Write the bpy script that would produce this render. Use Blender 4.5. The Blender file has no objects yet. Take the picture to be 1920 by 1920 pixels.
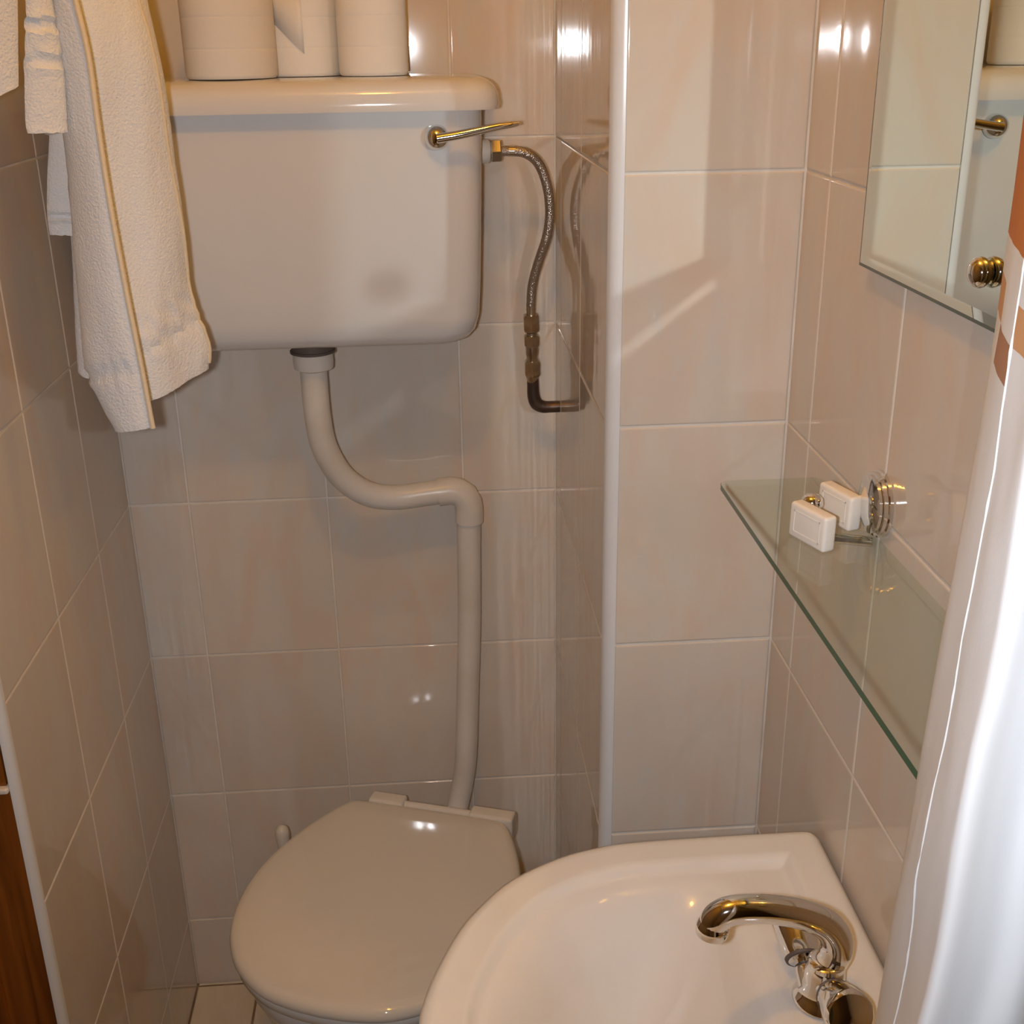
import bpy, bmesh, math, random
from mathutils import Vector, Matrix, noise

S = bpy.context.scene
C = S.collection
random.seed(7)
PI = math.pi

# ------------------------------------------------------------------ camera
CAM = Vector((0.4462, -1.6308, 1.5058))
yaw, pitch, roll = math.radians(3.879), math.radians(21.7265), math.radians(-0.892)
fw = Vector((math.sin(yaw) * math.cos(pitch), math.cos(yaw) * math.cos(pitch), -math.sin(pitch)))
r0 = Vector((math.cos(yaw), -math.sin(yaw), 0))
u0 = r0.cross(fw)
rr = r0 * math.cos(roll) + u0 * math.sin(roll)
uu = -r0 * math.sin(roll) + u0 * math.cos(roll)
cd = bpy.data.cameras.new('camera')
cd.sensor_width = 36.0
cd.lens = 2213.7 / 1920 * 36.0
cd.clip_start = 0.02
cam = bpy.data.objects.new('camera', cd)
cam.matrix_world = Matrix(((rr.x, uu.x, -fw.x, CAM.x), (rr.y, uu.y, -fw.y, CAM.y), (rr.z, uu.z, -fw.z, CAM.z), (0, 0, 0, 1)))
C.objects.link(cam)
S.camera = cam

# ------------------------------------------------------------------ world, flash, exposure
w = bpy.data.worlds.new('world')
S.world = w
w.use_nodes = True
w.node_tree.nodes['Background'].inputs[0].default_value = (0.9, 0.8, 0.65, 1)
w.node_tree.nodes['Background'].inputs[1].default_value = 0.0
FLASH_W = 23.0
LAMP_L = 138.0
LAMP_COL = (1.0, 0.465, 0.045)
fl = bpy.data.lights.new('camera_flash', 'SPOT')
fl.energy = FLASH_W
fl.color = (0.93, 0.945, 1.0)
fl.spot_size = math.radians(92)
fl.spot_blend = 1.0
fl.shadow_soft_size = 0.013
flo = bpy.data.objects.new('camera_flash', fl)
flo.location = (0.405, -1.622, 1.500)
flo.rotation_euler = (math.radians(90 - 20), 0, -yaw)
C.objects.link(flo)
S.view_settings.view_transform = 'Standard'
S.view_settings.look = 'None'
S.view_settings.gamma = 1.0
S.view_settings.use_curve_mapping = False
S.view_settings.exposure = 0.0
cy = S.cycles
cy.blur_glossy = 0.0
cy.use_guiding = True
cy.use_surface_guiding = True
cy.use_volume_guiding = False
cy.sample_clamp_indirect = 30.0
cy.max_bounces = 6
cy.diffuse_bounces = 3
cy.use_light_tree = False
cy.glossy_bounces = 4
cy.transparent_max_bounces = 12


# ------------------------------------------------------------------ materials
def mat(name, col, rough=0.5, metal=0.0, coat=0.0, bump=None, mottled=None, ior=1.5, spec=None, sheen=0.0):
    m = bpy.data.materials.new(name)
    m.use_nodes = True
    nt = m.node_tree
    b = nt.nodes['Principled BSDF']
    b.inputs['Base Color'].default_value = (*col, 1)
    b.inputs['Roughness'].default_value = rough
    b.inputs['Metallic'].default_value = metal
    b.inputs['Coat Weight'].default_value = coat
    b.inputs['Coat Roughness'].default_value = 0.05
    b.inputs['IOR'].default_value = ior
    b.inputs['Sheen Weight'].default_value = sheen
    tc = nt.nodes.new('ShaderNodeTexCoord')
    if bump:
        sc, st, dist = bump
        n = nt.nodes.new('ShaderNodeTexNoise')
        n.inputs['Scale'].default_value = sc
        n.inputs['Detail'].default_value = 3
        nt.links.new(tc.outputs['Object'], n.inputs['Vector'])
        bp = nt.nodes.new('ShaderNodeBump')
        bp.inputs['Strength'].default_value = st
        bp.inputs['Distance'].default_value = dist
        nt.links.new(n.outputs['Fac'], bp.inputs['Height'])
        nt.links.new(bp.outputs['Normal'], b.inputs['Normal'])
    if mottled:
        sc, c2, lo, hi = mottled
        n = nt.nodes.new('ShaderNodeTexNoise')
        n.inputs['Scale'].default_value = sc
        n.inputs['Detail'].default_value = 4
        nt.links.new(tc.outputs['Object'], n.inputs['Vector'])
        r = nt.nodes.new('ShaderNodeValToRGB')
        r.color_ramp.elements[0].position = lo
        r.color_ramp.elements[1].position = hi
        r.color_ramp.elements[0].color = (*col, 1)
        r.color_ramp.elements[1].color = (*c2, 1)
        nt.links.new(n.outputs['Fac'], r.inputs['Fac'])
        nt.links.new(r.outputs['Color'], b.inputs['Base Color'])
    return m


def tile_material(name, base, pink, grey, rough=0.055):
    """glazed ceramic tile: cream ground, soft cloudy pink / grey marbling, slightly wavy glaze"""
    m = bpy.data.materials.new(name)
    m.use_nodes = True
    nt = m.node_tree
    N, Lk = nt.nodes, nt.links
    b = N['Principled BSDF']
    b.inputs['Roughness'].default_value = rough
    b.inputs['IOR'].default_value = 1.52
    tc = N.new('ShaderNodeTexCoord')
    oi = N.new('ShaderNodeObjectInfo')
    mu = N.new('ShaderNodeMath'); mu.operation = 'MULTIPLY'; mu.inputs[1].default_value = 40
    Lk.new(oi.outputs['Random'], mu.inputs[0])
    ad = N.new('ShaderNodeVectorMath'); ad.operation = 'ADD'
    Lk.new(tc.outputs['Object'], ad.inputs[0]); Lk.new(mu.outputs[0], ad.inputs[1])
    rot = N.new('ShaderNodeMapping')
    rot.inputs['Rotation'].default_value = (0, math.radians(38), 0)
    rot.inputs['Scale'].default_value = (1.0, 1.0, 0.38)
    Lk.new(ad.outputs[0], rot.inputs['Vector'])
    n1 = N.new('ShaderNodeTexNoise'); n1.inputs['Scale'].default_value = 11; n1.inputs['Detail'].default_value = 5; n1.inputs['Distortion'].default_value = 1.2
    n2 = N.new('ShaderNodeTexNoise'); n2.inputs['Scale'].default_value = 26; n2.inputs['Detail'].default_value = 6; n2.inputs['Distortion'].default_value = 2.0
    Lk.new(rot.outputs[0], n1.inputs['Vector']); Lk.new(rot.outputs[0], n2.inputs['Vector'])
    r1 = N.new('ShaderNodeValToRGB')
    r1.color_ramp.elements[0].position = 0.40; r1.color_ramp.elements[0].color = (*base, 1)
    r1.color_ramp.elements[1].position = 0.68; r1.color_ramp.elements[1].color = (*pink, 1)
    Lk.new(n1.outputs['Fac'], r1.inputs['Fac'])
    r2 = N.new('ShaderNodeValToRGB')
    r2.color_ramp.elements[0].position = 0.52; r2.color_ramp.elements[0].color = (0, 0, 0, 1)
    r2.color_ramp.elements[1].position = 0.72; r2.color_ramp.elements[1].color = (0.55, 0.55, 0.55, 1)
    Lk.new(n2.outputs['Fac'], r2.inputs['Fac'])
    mx = N.new('ShaderNodeMix'); mx.data_type = 'RGBA'
    Lk.new(r2.outputs['Color'], mx.inputs[0]); Lk.new(r1.outputs['Color'], mx.inputs[6])
    mx.inputs[7].default_value = (*grey, 1)
    hv = N.new('ShaderNodeHueSaturation')
    mr = N.new('ShaderNodeMapRange'); mr.inputs[3].default_value = 0.95; mr.inputs[4].default_value = 1.04
    Lk.new(oi.outputs['Random'], mr.inputs[0]); Lk.new(mr.outputs[0], hv.inputs['Value'])
    Lk.new(mx.outputs[2], hv.inputs['Color']); Lk.new(hv.outputs[0], b.inputs['Base Color'])
    wv = N.new('ShaderNodeMapping'); wv.inputs['Scale'].default_value = (1.0, 1.0, 0.16)
    Lk.new(ad.outputs[0], wv.inputs['Vector'])
    n3 = N.new('ShaderNodeTexNoise'); n3.inputs['Scale'].default_value = 24; n3.inputs['Detail'].default_value = 1
    Lk.new(wv.outputs[0], n3.inputs['Vector'])
    bp = N.new('ShaderNodeBump'); bp.inputs['Strength'].default_value = 0.25; bp.inputs['Distance'].default_value = 0.0016
    Lk.new(n3.outputs['Fac'], bp.inputs['Height']); Lk.new(bp.outputs['Normal'], b.inputs['Normal'])
    return m


M = {}
M['tile'] = tile_material('wall_tile_glaze', (0.700, 0.642, 0.563), (0.710, 0.590, 0.485), (0.655, 0.635, 0.595))
M['floor_tile'] = tile_material('floor_tile_glaze', (0.72, 0.66, 0.55), (0.68, 0.61, 0.50), (0.76, 0.72, 0.64), 0.25)
M['grout'] = mat('grout', (0.80, 0.75, 0.68), 0.85, mottled=(30, (0.70, 0.64, 0.56), 0.4, 0.7))
M['floor_grout'] = mat('floor_grout', (0.20, 0.14, 0.09), 0.9, mottled=(30, (0.32, 0.24, 0.17), 0.4, 0.7))
M['trim'] = mat('white_tile_trim', (0.76, 0.78, 0.80), 0.18)
M['paint'] = mat('white_paint', (0.80, 0.76, 0.68), 0.7, bump=(60, 0.1, 0.001))
M['dim_paint'] = mat('hall_paint', (0.34, 0.27, 0.20), 0.8)
M['ceramic'] = mat('white_ceramic', (0.80, 0.79, 0.77), 0.06, coat=0.3, bump=(7, 0.04, 0.002))
M['cistern'] = mat('cistern_white', (0.78, 0.765, 0.745), 0.075, coat=0.2, bump=(6, 0.05, 0.002))
M['seat'] = mat('toilet_seat_plastic', (0.76, 0.73, 0.67), 0.035)
M['plastic'] = mat('white_plastic', (0.76, 0.73, 0.68), 0.3, mottled=(9, (0.68, 0.62, 0.53), 0.45, 0.75))
M['rubber'] = mat('dark_rubber', (0.11, 0.085, 0.075), 0.6)
M['chrome'] = mat('chrome', (0.80, 0.79, 0.77), 0.07, 1.0)
M['chrome_worn'] = mat('worn_chrome', (0.70, 0.66, 0.60), 0.2, 1.0)
M['brass'] = mat('tarnished_brass', (0.62, 0.53, 0.40), 0.30, 1.0, mottled=(60, (0.40, 0.31, 0.22), 0.35, 0.7))
M['copper'] = mat('blackened_copper', (0.075, 0.055, 0.045), 0.35, 0.6, mottled=(50, (0.16, 0.10, 0.07), 0.45, 0.8))
M['towel'] = mat('white_terry', (0.79, 0.795, 0.80), 0.95, bump=(420, 0.55, 0.003), sheen=0.25)
M['hem_with_shade'] = mat('hem_and_fold_shade', (0.76, 0.64, 0.46), 0.9, bump=(300, 0.4, 0.002))  # mustard hem colour, partly fold shadow put into the colour
M['paper'] = mat('toilet_paper', (0.84, 0.80, 0.74), 0.95, bump=(150, 0.25, 0.001))
M['card'] = mat('brown_card', (0.45, 0.33, 0.2), 0.9)
M['soap'] = mat('soap', (0.86, 0.82, 0.75), 0.35, bump=(90, 0.15, 0.0008))
M['mirror'] = mat('mirror_silver', (0.80, 0.875, 0.815), 0.0, 1.0)
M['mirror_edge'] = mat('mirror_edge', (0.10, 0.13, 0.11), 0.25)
M['glass_edge'] = mat('green_glass_edge', (0.055, 0.13, 0.07), 0.12)
M['shower_white'] = mat('shower_paint', (0.75, 0.72, 0.66), 0.5)

# wood
wd = bpy.data.materials.new('varnished_wood'); wd.use_nodes = True
nt = wd.node_tree; b = nt.nodes['Principled BSDF']; b.inputs['Roughness'].default_value = 0.3
tc = nt.nodes.new('ShaderNodeTexCoord'); mp = nt.nodes.new('ShaderNodeMapping'); mp.inputs['Scale'].default_value = (40, 40, 1.6)
nt.links.new(tc.outputs['Object'], mp.inputs['Vector'])
nz = nt.nodes.new('ShaderNodeTexNoise'); nz.inputs['Scale'].default_value = 1.6; nz.inputs['Detail'].default_value = 6; nz.inputs['Distortion'].default_value = 0.6
nt.links.new(mp.outputs[0], nz.inputs['Vector'])
rp = nt.nodes.new('ShaderNodeValToRGB')
rp.color_ramp.elements[0].position = 0.32; rp.color_ramp.elements[0].color = (0.11, 0.032, 0.006, 1)
rp.color_ramp.elements[1].position = 0.70; rp.color_ramp.elements[1].color = (0.36, 0.115, 0.018, 1)
nt.links.new(nz.outputs['Fac'], rp.inputs['Fac']); nt.links.new(rp.outputs['Color'], b.inputs['Base Color'])
M['wood'] = wd

# clear shelf glass (thin plate: tinted see-through plus fresnel sheen)
g = bpy.data.materials.new('clear_shelf_glass'); g.use_nodes = True
nt = g.node_tree; nt.nodes.remove(nt.nodes['Principled BSDF'])
tr = nt.nodes.new('ShaderNodeBsdfTransparent'); tr.inputs[0].default_value = (0.945, 0.975, 0.945, 1)
gl = nt.nodes.new('ShaderNodeBsdfGlossy'); gl.inputs['Roughness'].default_value = 0.02
fr = nt.nodes.new('ShaderNodeFresnel'); fr.inputs['IOR'].default_value = 1.5
mx = nt.nodes.new('ShaderNodeMixShader')
ge = nt.nodes.new('ShaderNodeNewGeometry'); inv = nt.nodes.new('ShaderNodeMath'); inv.operation = 'SUBTRACT'; inv.inputs[0].default_value = 1.0
nt.links.new(ge.outputs['Backfacing'], inv.inputs[1])
mul = nt.nodes.new('ShaderNodeMath'); mul.operation = 'MULTIPLY'
nt.links.new(fr.outputs[0], mul.inputs[0]); nt.links.new(inv.outputs[0], mul.inputs[1])
nt.links.new(mul.outputs[0], mx.inputs[0]); nt.links.new(tr.outputs[0], mx.inputs[1]); nt.links.new(gl.outputs[0], mx.inputs[2])
nt.links.new(mx.outputs[0], nt.nodes['Material Output'].inputs['Surface'])
M['glass'] = g

# hose braid
hb = mat('steel_braid', (0.50, 0.43, 0.36), 0.3, 0.9)
nt = hb.node_tree; tc = nt.nodes.new('ShaderNodeTexCoord')
vr = nt.nodes.new('ShaderNodeTexVoronoi'); vr.inputs['Scale'].default_value = 650
nt.links.new(tc.outputs['Object'], vr.inputs['Vector'])
bp = nt.nodes.new('ShaderNodeBump'); bp.inputs['Strength'].default_value = 0.6; bp.inputs['Distance'].default_value = 0.001
nt.links.new(vr.outputs['Distance'], bp.inputs['Height']); nt.links.new(bp.outputs['Normal'], nt.nodes['Principled BSDF'].inputs['Normal'])
M['braid'] = hb

# shower curtain: white cloth with a printed mosaic band
ct = bpy.data.materials.new('curtain_cloth'); ct.use_nodes = True
nt = ct.node_tree; N, Lk = nt.nodes, nt.links; b = N['Principled BSDF']
b.inputs['Roughness'].default_value = 0.7
uv = N.new('ShaderNodeUVMap'); uv.uv_map = 'UVMap'
sp = N.new('ShaderNodeSeparateXYZ'); Lk.new(uv.outputs[0], sp.inputs[0])
CELL = 0.0165


def math_node(op, a, bb=None):
    n = N.new('ShaderNodeMath'); n.operation = op
    for i, v in enumerate((a, bb)):
        if v is None: continue
        if isinstance(v, (int, float)): n.inputs[i].default_value = v
        else: Lk.new(v, n.inputs[i])
    return n.outputs[0]


Z0 = 1.3780
iu = math_node('FLOOR', math_node('DIVIDE', sp.outputs[0], 0.040))
iv = math_node('FLOOR', math_node('DIVIDE', math_node('SUBTRACT', sp.outputs[1], Z0), CELL))
par = math_node('MODULO', iu, 2.0)


def colour_where(prev, fac, col):
    n = N.new('ShaderNodeMix'); n.data_type = 'RGBA'; Lk.new(fac, n.inputs[0])
    if isinstance(prev, tuple): n.inputs[6].default_value = (*prev, 1)
    else: Lk.new(prev, n.inputs[6])
    n.inputs[7].default_value = (*col, 1)
    return n.outputs[2]


def eq(v, k): return math_node('COMPARE', v, float(k)) if False else math_node('LESS_THAN', math_node('ABSOLUTE', math_node('SUBTRACT', v, float(k))), 0.25)


# printed band: a brown row, a peach row, a white row, then broad orange blocks
cc = colour_where((0.83, 0.855, 0.875), math_node('MULTIPLY', eq(iv, 0), eq(par, 1)), (0.44, 0.23, 0.13))
cc = colour_where(cc, math_node('MULTIPLY', eq(iv, 1), eq(par, 0)), (0.66, 0.36, 0.17))
cc = colour_where(cc, math_node('MULTIPLY', math_node('GREATER_THAN', iv, 2.5), math_node('LESS_THAN', iv, 7.5)), (0.58, 0.19, 0.03))
Lk.new(cc, b.inputs['Base Color'])
wv = N.new('ShaderNodeTexNoise'); wv.inputs['Scale'].default_value = 900
bpn = N.new('ShaderNodeBump'); bpn.inputs['Strength'].default_value = 0.15; bpn.inputs['Distance'].default_value = 0.0006
Lk.new(wv.outputs['Fac'], bpn.inputs['Height']); Lk.new(bpn.outputs['Normal'], b.inputs['Normal'])
M['curtain'] = ct

em = bpy.data.materials.new('lit_bulb'); em.use_nodes = True
b = em.node_tree.nodes['Principled BSDF']
b.inputs['Emission Color'].default_value = (*LAMP_COL, 1)
b.inputs['Emission Strength'].default_value = LAMP_L
M['bulb'] = em


# ------------------------------------------------------------------ helpers
def link(name, me, m, parent=None):
    o = bpy.data.objects.new(name, me)
    if m is not None:
        for k in (m if isinstance(m, (list, tuple)) else [m]):
            me.materials.append(k)
    if parent is not None: o.parent = parent
    C.objects.link(o)
    return o


def obj(name, verts, faces, m, parent=None, smooth=True, sharp=40):
    me = bpy.data.meshes.new(name)
    me.from_pydata([tuple(v) for v in verts], [], faces)
    bm = bmesh.new(); bm.from_mesh(me)
    bmesh.ops.recalc_face_normals(bm, faces=bm.faces)
    if smooth:
        for f in bm.faces: f.smooth = True
        for ed in bm.edges:
            if len(ed.link_faces) == 2 and ed.calc_face_angle(0) > math.radians(sharp): ed.smooth = False
    bm.to_mesh(me); bm.free()
    return link(name, me, m, parent)


def join(*gs):
    V, F = [], []
    for v, f in gs:
        o = len(V); V += [tuple(x) for x in v]; F += [tuple(i + o for i in q) for q in f]
    return V, F


def box(x0, x1, y0, y1, z0, z1):
    V = [(x0, y0, z0), (x1, y0, z0), (x1, y1, z0), (x0, y1, z0), (x0, y0, z1), (x1, y0, z1), (x1, y1, z1), (x0, y1, z1)]
    return V, [(0, 3, 2, 1), (4, 5, 6, 7), (0, 1, 5, 4), (1, 2, 6, 5), (2, 3, 7, 6), (3, 0, 4, 7)]


def loft(rings, cap0=True, cap1=True):
    n = len(rings[0]); V, F = [], []
    for r in rings: V += [tuple(p) for p in r]
    for i in range(len(rings) - 1):
        for j in range(n):
            k = (j + 1) % n
            F.append((i * n + j, i * n + k, (i + 1) * n + k, (i + 1) * n + j))
    if cap0: F.append(tuple(range(n - 1, -1, -1)))
    if cap1: F.append(tuple((len(rings) - 1) * n + j for j in range(n)))
    return V, F


def spline(pts, sub=6):
    P = [Vector(p) for p in pts]; out = []
    n = len(P)
    for i in range(n - 1):
        a = P[i - 1] if i else P[0] * 2 - P[1]
        b_, c = P[i], P[i + 1]
        d = P[i + 2] if i + 2 < n else P[-1] * 2 - P[-2]
        for k in range(sub):
            t = k / sub
            out.append(0.5 * (2 * b_ + (c - a) * t + (2 * a - 5 * b_ + 4 * c - d) * t * t + (3 * b_ - a - 3 * c + d) * t ** 3))
    out.append(P[-1])
    return out


def lerp_list(vals, n):
    m = len(vals) - 1
    out = []
    for i in range(n):
        t = i / (n - 1) * m; k = min(int(t), m - 1); f = t - k
        out.append(vals[k] * (1 - f) + vals[k + 1] * f)
    return out


def tube(pts, rad, seg=14, cap=True):
    P = [Vector(p) for p in pts]; n = len(P)
    R = [rad] * n if isinstance(rad, (int, float)) else lerp_list(list(rad), n)
    T = []
    for i in range(n):
        T.append((P[min(i + 1, n - 1)] - P[max(i - 1, 0)]).normalized())
    up = Vector((0, 0, 1)) if abs(T[0].z) < 0.9 else Vector((0, 1, 0))
    u = T[0].cross(up).normalized(); rings = []
    for i in range(n):
        u = (u - T[i] * u.dot(T[i])).normalized(); v = T[i].cross(u)
        rings.append([P[i] + (u * math.cos(a) + v * math.sin(a)) * R[i] for a in [2 * PI * k / seg for k in range(seg)]])
    return loft(rings, cap, cap)


def lathe(prof, origin, axis=(0, 0, 1), seg=28):
    """prof: (radius, height along axis)"""
    a = Vector(axis).normalized(); o = Vector(origin)
    up = Vector((0, 0, 1)) if abs(a.z) < 0.9 else Vector((1, 0, 0))
    u = a.cross(up).normalized(); v = a.cross(u)
    rings = [[o + a * h + (u * math.cos(t) + v * math.sin(t)) * max(r, 1e-5) for t in [2 * PI * k / seg for k in range(seg)]] for r, h in prof]
    return loft(rings)


def rrect(x0, x1, y0, y1, r, z, n=6, rb=None):
    """rounded rectangle ring; r front (y0) corners, rb back (y1) corners"""
    rb = r if rb is None else rb
    out = []
    for cx, cy_, q, a0 in ((x1 - rb, y1 - rb, rb, 0), (x0 + rb, y1 - rb, rb, 90), (x0 + r, y0 + r, r, 180), (x1 - r, y0 + r, r, 270)):
        for k in range(n + 1):
            t = math.radians(a0 + 90 * k / n)
            out.append(Vector((cx + q * math.cos(t), cy_ + q * math.sin(t), z)))
    return out


def rslab(x0, x1, y0, y1, z0, z1, rc, re, n=6):
    """slab with rounded plan corners rc and rounded edges re"""
    rings = []
    for k in range(5):
        t = math.radians(90 * k / 4); d = re * (1 - math.sin(t)); h = re * (1 - math.cos(t))
        rings.append(rrect(x0 + d, x1 - d, y0 + d, y1 - d, max(rc - d, 1e-4), z0 + h, n))
    for k in range(4, -1, -1):
        t = math.radians(90 * k / 4); d = re * (1 - math.sin(t)); h = re * (1 - math.cos(t))
        rings.append(rrect(x0 + d, x1 - d, y0 + d, y1 - d, max(rc - d, 1e-4), z1 - h, n))
    return loft(rings)


def xf(vf, mtx):
    return [mtx @ Vector(v) for v in vf[0]], vf[1]


def hexnut(origin, axis, r, h):
    return lathe([(r * 0.86, 0), (r, h * 0.12), (r, h * 0.88), (r * 0.86, h)], origin, axis, 6)


def thing(name, label, cat, loc=(0, 0, 0), group=None):
    o = bpy.data.objects.new(name, None)
    o.empty_display_size = 0.05
    o.location = loc
    C.objects.link(o)
    o['label'] = label; o['category'] = cat
    if group: o['group'] = group
    return o


def part(name, vf, m, parent, smooth=True, sharp=40, label=None):
    """vf in world coordinates; parent is an unrotated Empty (or a part at its origin)"""
    off = parent.matrix_basis.translation.copy() if parent.type == 'EMPTY' else Vector((0, 0, 0))
    if parent.type != 'EMPTY' and parent.parent: off = parent.parent.location.copy()
    o = obj(name, [Vector(v) - off for v in vf[0]], vf[1], m, parent, smooth, sharp)
    if label: o['label'] = label
    return o


def tag(o, label, cat, group=None):
    o['label'] = label; o['category'] = cat
    if group: o['group'] = group
    return o


def struct(name, vf, m, label=None, smooth=False):
    o = obj(name, vf[0], vf[1], m, None, smooth)
    o['kind'] = 'structure'
    if label: o['label'] = label
    return o


# ------------------------------------------------------------------ room shell
W, D, RX, CEIL = 0.622, -0.492, 0.8082, 2.30
ROWS = [0.0, 0.1385, 0.3885, 0.6385, 0.8885, 1.1385, 1.3885, 1.6385, 1.8885, 2.1385, CEIL]
GAP, REC = 0.0024, 0.0013
_tiles = {}


def tile_mesh(wd_, ht, mt):
    key = (round(wd_, 4), round(ht, 4), mt.name)
    if key in _tiles: return _tiles[key]
    # face looks along -y; cushion edge in two steps
    prof = [(0.0, 0.0045), (0.0, 0.0009), (0.0007, 0.00025), (0.0022, 0.0)]
    V, F, nrm = [], [], []
    for d, y in prof:
        V += [(d, y, d), (wd_ - d, y, d), (wd_ - d, y, ht - d), (d, y, ht - d)]
        t = {0: 90, 1: 62, 2: 26, 3: 0}[prof.index((d, y))]
        s, c = math.sin(math.radians(t)), math.cos(math.radians(t))
        for sx, sz in ((-1, -1), (1, -1), (1, 1), (-1, 1)):
            nrm.append(Vector((sx * s * 0.72, -max(c, 0.02), sz * s * 0.72)).normalized())
    for i in range(3):
        for j in range(4):
            k = (j + 1) % 4
            F.append((i * 4 + j, i * 4 + k, (i + 1) * 4 + k, (i + 1) * 4 + j))
    F.append((12, 13, 14, 15))
    me = bpy.data.meshes.new('tile')
    me.from_pydata(V, [], F)
    for p in me.polygons: p.use_smooth = True
    # per-loop normals: edge rings follow their own side, the face is flat
    ln = []
    for p in me.polygons:
        side = p.index % 4 if p.index < 12 else None
        dirn = {0: (0, -1), 1: (1, 0), 2: (0, 1), 3: (-1, 0)}.get(side)
        for vi in p.vertices:
            ring = vi // 4
            t = math.radians({0: 88, 1: 62, 2: 26, 3: 0}[ring])
            if dirn is None: ln.append((0, -1, 0))
            else: ln.append((dirn[0] * math.sin(t), -math.cos(t), dirn[1] * math.sin(t)))
    me.normals_split_custom_set(ln)
    me.materials.append(mt)
    _tiles[key] = me
    return me


def tile_wall(parent, cols, rows, place, rot, mt, sides=(0, 0)):
    for i in range(len(cols) - 1):
        for k in range(len(rows) - 1):
            a, bb = sorted((cols[i], cols[i + 1])); z0, z1 = rows[k], rows[k + 1]
            wd_, ht = bb - a - GAP, z1 - z0 - GAP
            if wd_ < 0.006 or ht < 0.006: continue
            o = bpy.data.objects.new('tile', tile_mesh(wd_, ht, mt))
            o.parent = parent
            o.rotation_euler = (0, 0, rot)
            o.location = place(a, bb, z0 + GAP / 2)
            C.objects.link(o)


T = 0.05
wb = struct('wall_back', box(-0.06, W + T, REC, T, 0, CEIL), M['grout'])
tile_wall(wb, [0.0, 0.0855, 0.2855, 0.4855, W], ROWS, lambda a, b_, z: (a + GAP / 2, 0, z), 0, M['tile'])
wl = struct('wall_left', box(-T, -REC, -0.5530, REC, 0, CEIL), M['grout'])
tile_wall(wl, [0.0, -0.173, -0.3605, -0.5535], ROWS, lambda a, b_, z: (0, a + GAP / 2, z), PI / 2, M['tile'])
wr_ = struct('wall_recess', box(W + REC, W + 0.03, D + 0.012, REC, 0, CEIL), M['grout'])
tile_wall(wr_, [0.0, -0.07, -0.27, -0.481], ROWS, lambda a, b_, z: (W, b_ - GAP / 2, z), -PI / 2, M['tile'])
wp = struct('wall_pier', box(W + 0.012, RX + T, D + REC, D + 0.06, 0, CEIL), M['grout'])
tile_wall(wp, [W + 0.0115, RX], ROWS, lambda a, b_, z: (a + GAP / 2, D, z), 0, M['tile'])
wrt = struct('wall_right', box(RX + REC, RX + T, -1.245, D + 0.02, 0, CEIL), M['grout'])
tile_wall(wrt, [D, -0.564, -0.758, -0.955, -1.152, -1.245], ROWS, lambda a, b_, z: (RX, b_ - GAP / 2, z), -PI / 2, M['tile'])

# white quadrant trims
def quadrant(x, y, r, dx, dy, z0, z1, n=6):
    ring = [(x, y)]
    for k in range(n + 1):
        t = math.radians(90 * k / n)
        ring.append((x + dx * r * math.cos(t), y + dy * r * math.sin(t)))
    return loft([[Vector((p[0], p[1], z)) for p in ring] for z in (z0, z1)])


struct('trim_1', quadrant(W + 0.0125, D + 0.0125, 0.0135, -1, -1, 0, CEIL), M['trim'], 'white rounded tile trim down the edge of the pier', True)
struct('trim_2', quadrant(-0.0088, -0.5535, 0.0088, 1, -1, 0, CEIL), M['trim'], 'white tile trim at the end of the left wall', True)

# floor with tiles
fl_ = struct('floor', box(-0.30, 1.60, -2.45, 0.05, -0.06, -REC), M['floor_grout'])
fx = [-0.095, 0.105, 0.305, 0.505, 0.705, 0.808]
fy = [0.0, -0.2, -0.4, -0.6, -0.8, -1.0, -1.2, -1.4, -1.6]
for i in range(5):
    for k in range(8):
        a, b_ = max(fx[i], 0.0) if fy[k] > -0.55 else fx[i], fx[i + 1]
        if fy[k] > -0.45: b_ = min(b_, W)
        wd_, ht = b_ - a - 0.004, 0.196
        if wd_ < 0.01: continue
        o = bpy.data.objects.new('tile', tile_mesh(wd_, ht, M['floor_tile']))
        o.parent = fl_
        o.rotation_euler = (-PI / 2, 0, 0)
        o.location = (a + 0.002, fy[k] - 0.002, 0)
        C.objects.link(o)
struct('ceiling', box(-0.30, 1.60, -2.45, 0.05, CEIL, CEIL + 0.05), M['paint'])
struct('wall_near', box(-0.30, 1.60, -2.45, -2.40, 0, CEIL), M['dim_paint'])
struct('wall_entry', box(-0.30, -0.25, -2.40, -0.56, 0, CEIL), M['dim_paint'])
struct('wall_shower', join(box(RX + T, 1.60, -1.245, -1.195, 0, CEIL), box(1.55, 1.60, -2.40, -1.245, 0, CEIL)), M['shower_white'])

# wooden door frame beyond the left wall
dr = bpy.data.objects.new('door_1', None); dr['kind'] = 'structure'; dr['label'] = 'varnished brown wooden door frame beyond the left wall'
C.objects.link(dr)
part('jamb', join(box(-0.034, -0.0092, -0.562, -0.5545, 0, 0.788), box(-0.060, -0.034, -0.561, -0.5545, 0, 0.788), box(-0.25, -0.060, -0.568, -0.5545, 0, 0.788)), M['wood'], dr, False)
part('upper_jamb', join(box(-0.045, -0.0120, -0.560, -0.5545, 0.795, 2.0), box(-0.25, -0.045, -0.558, -0.5545, 0.795, 2.0)), M['wood'], dr, False)
part('latch_plate', rslab(-0.021, -0.0092, -0.567, -0.5545, 0.7882, 0.7948, 0.003, 0.002), M['plastic'], dr)

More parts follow.
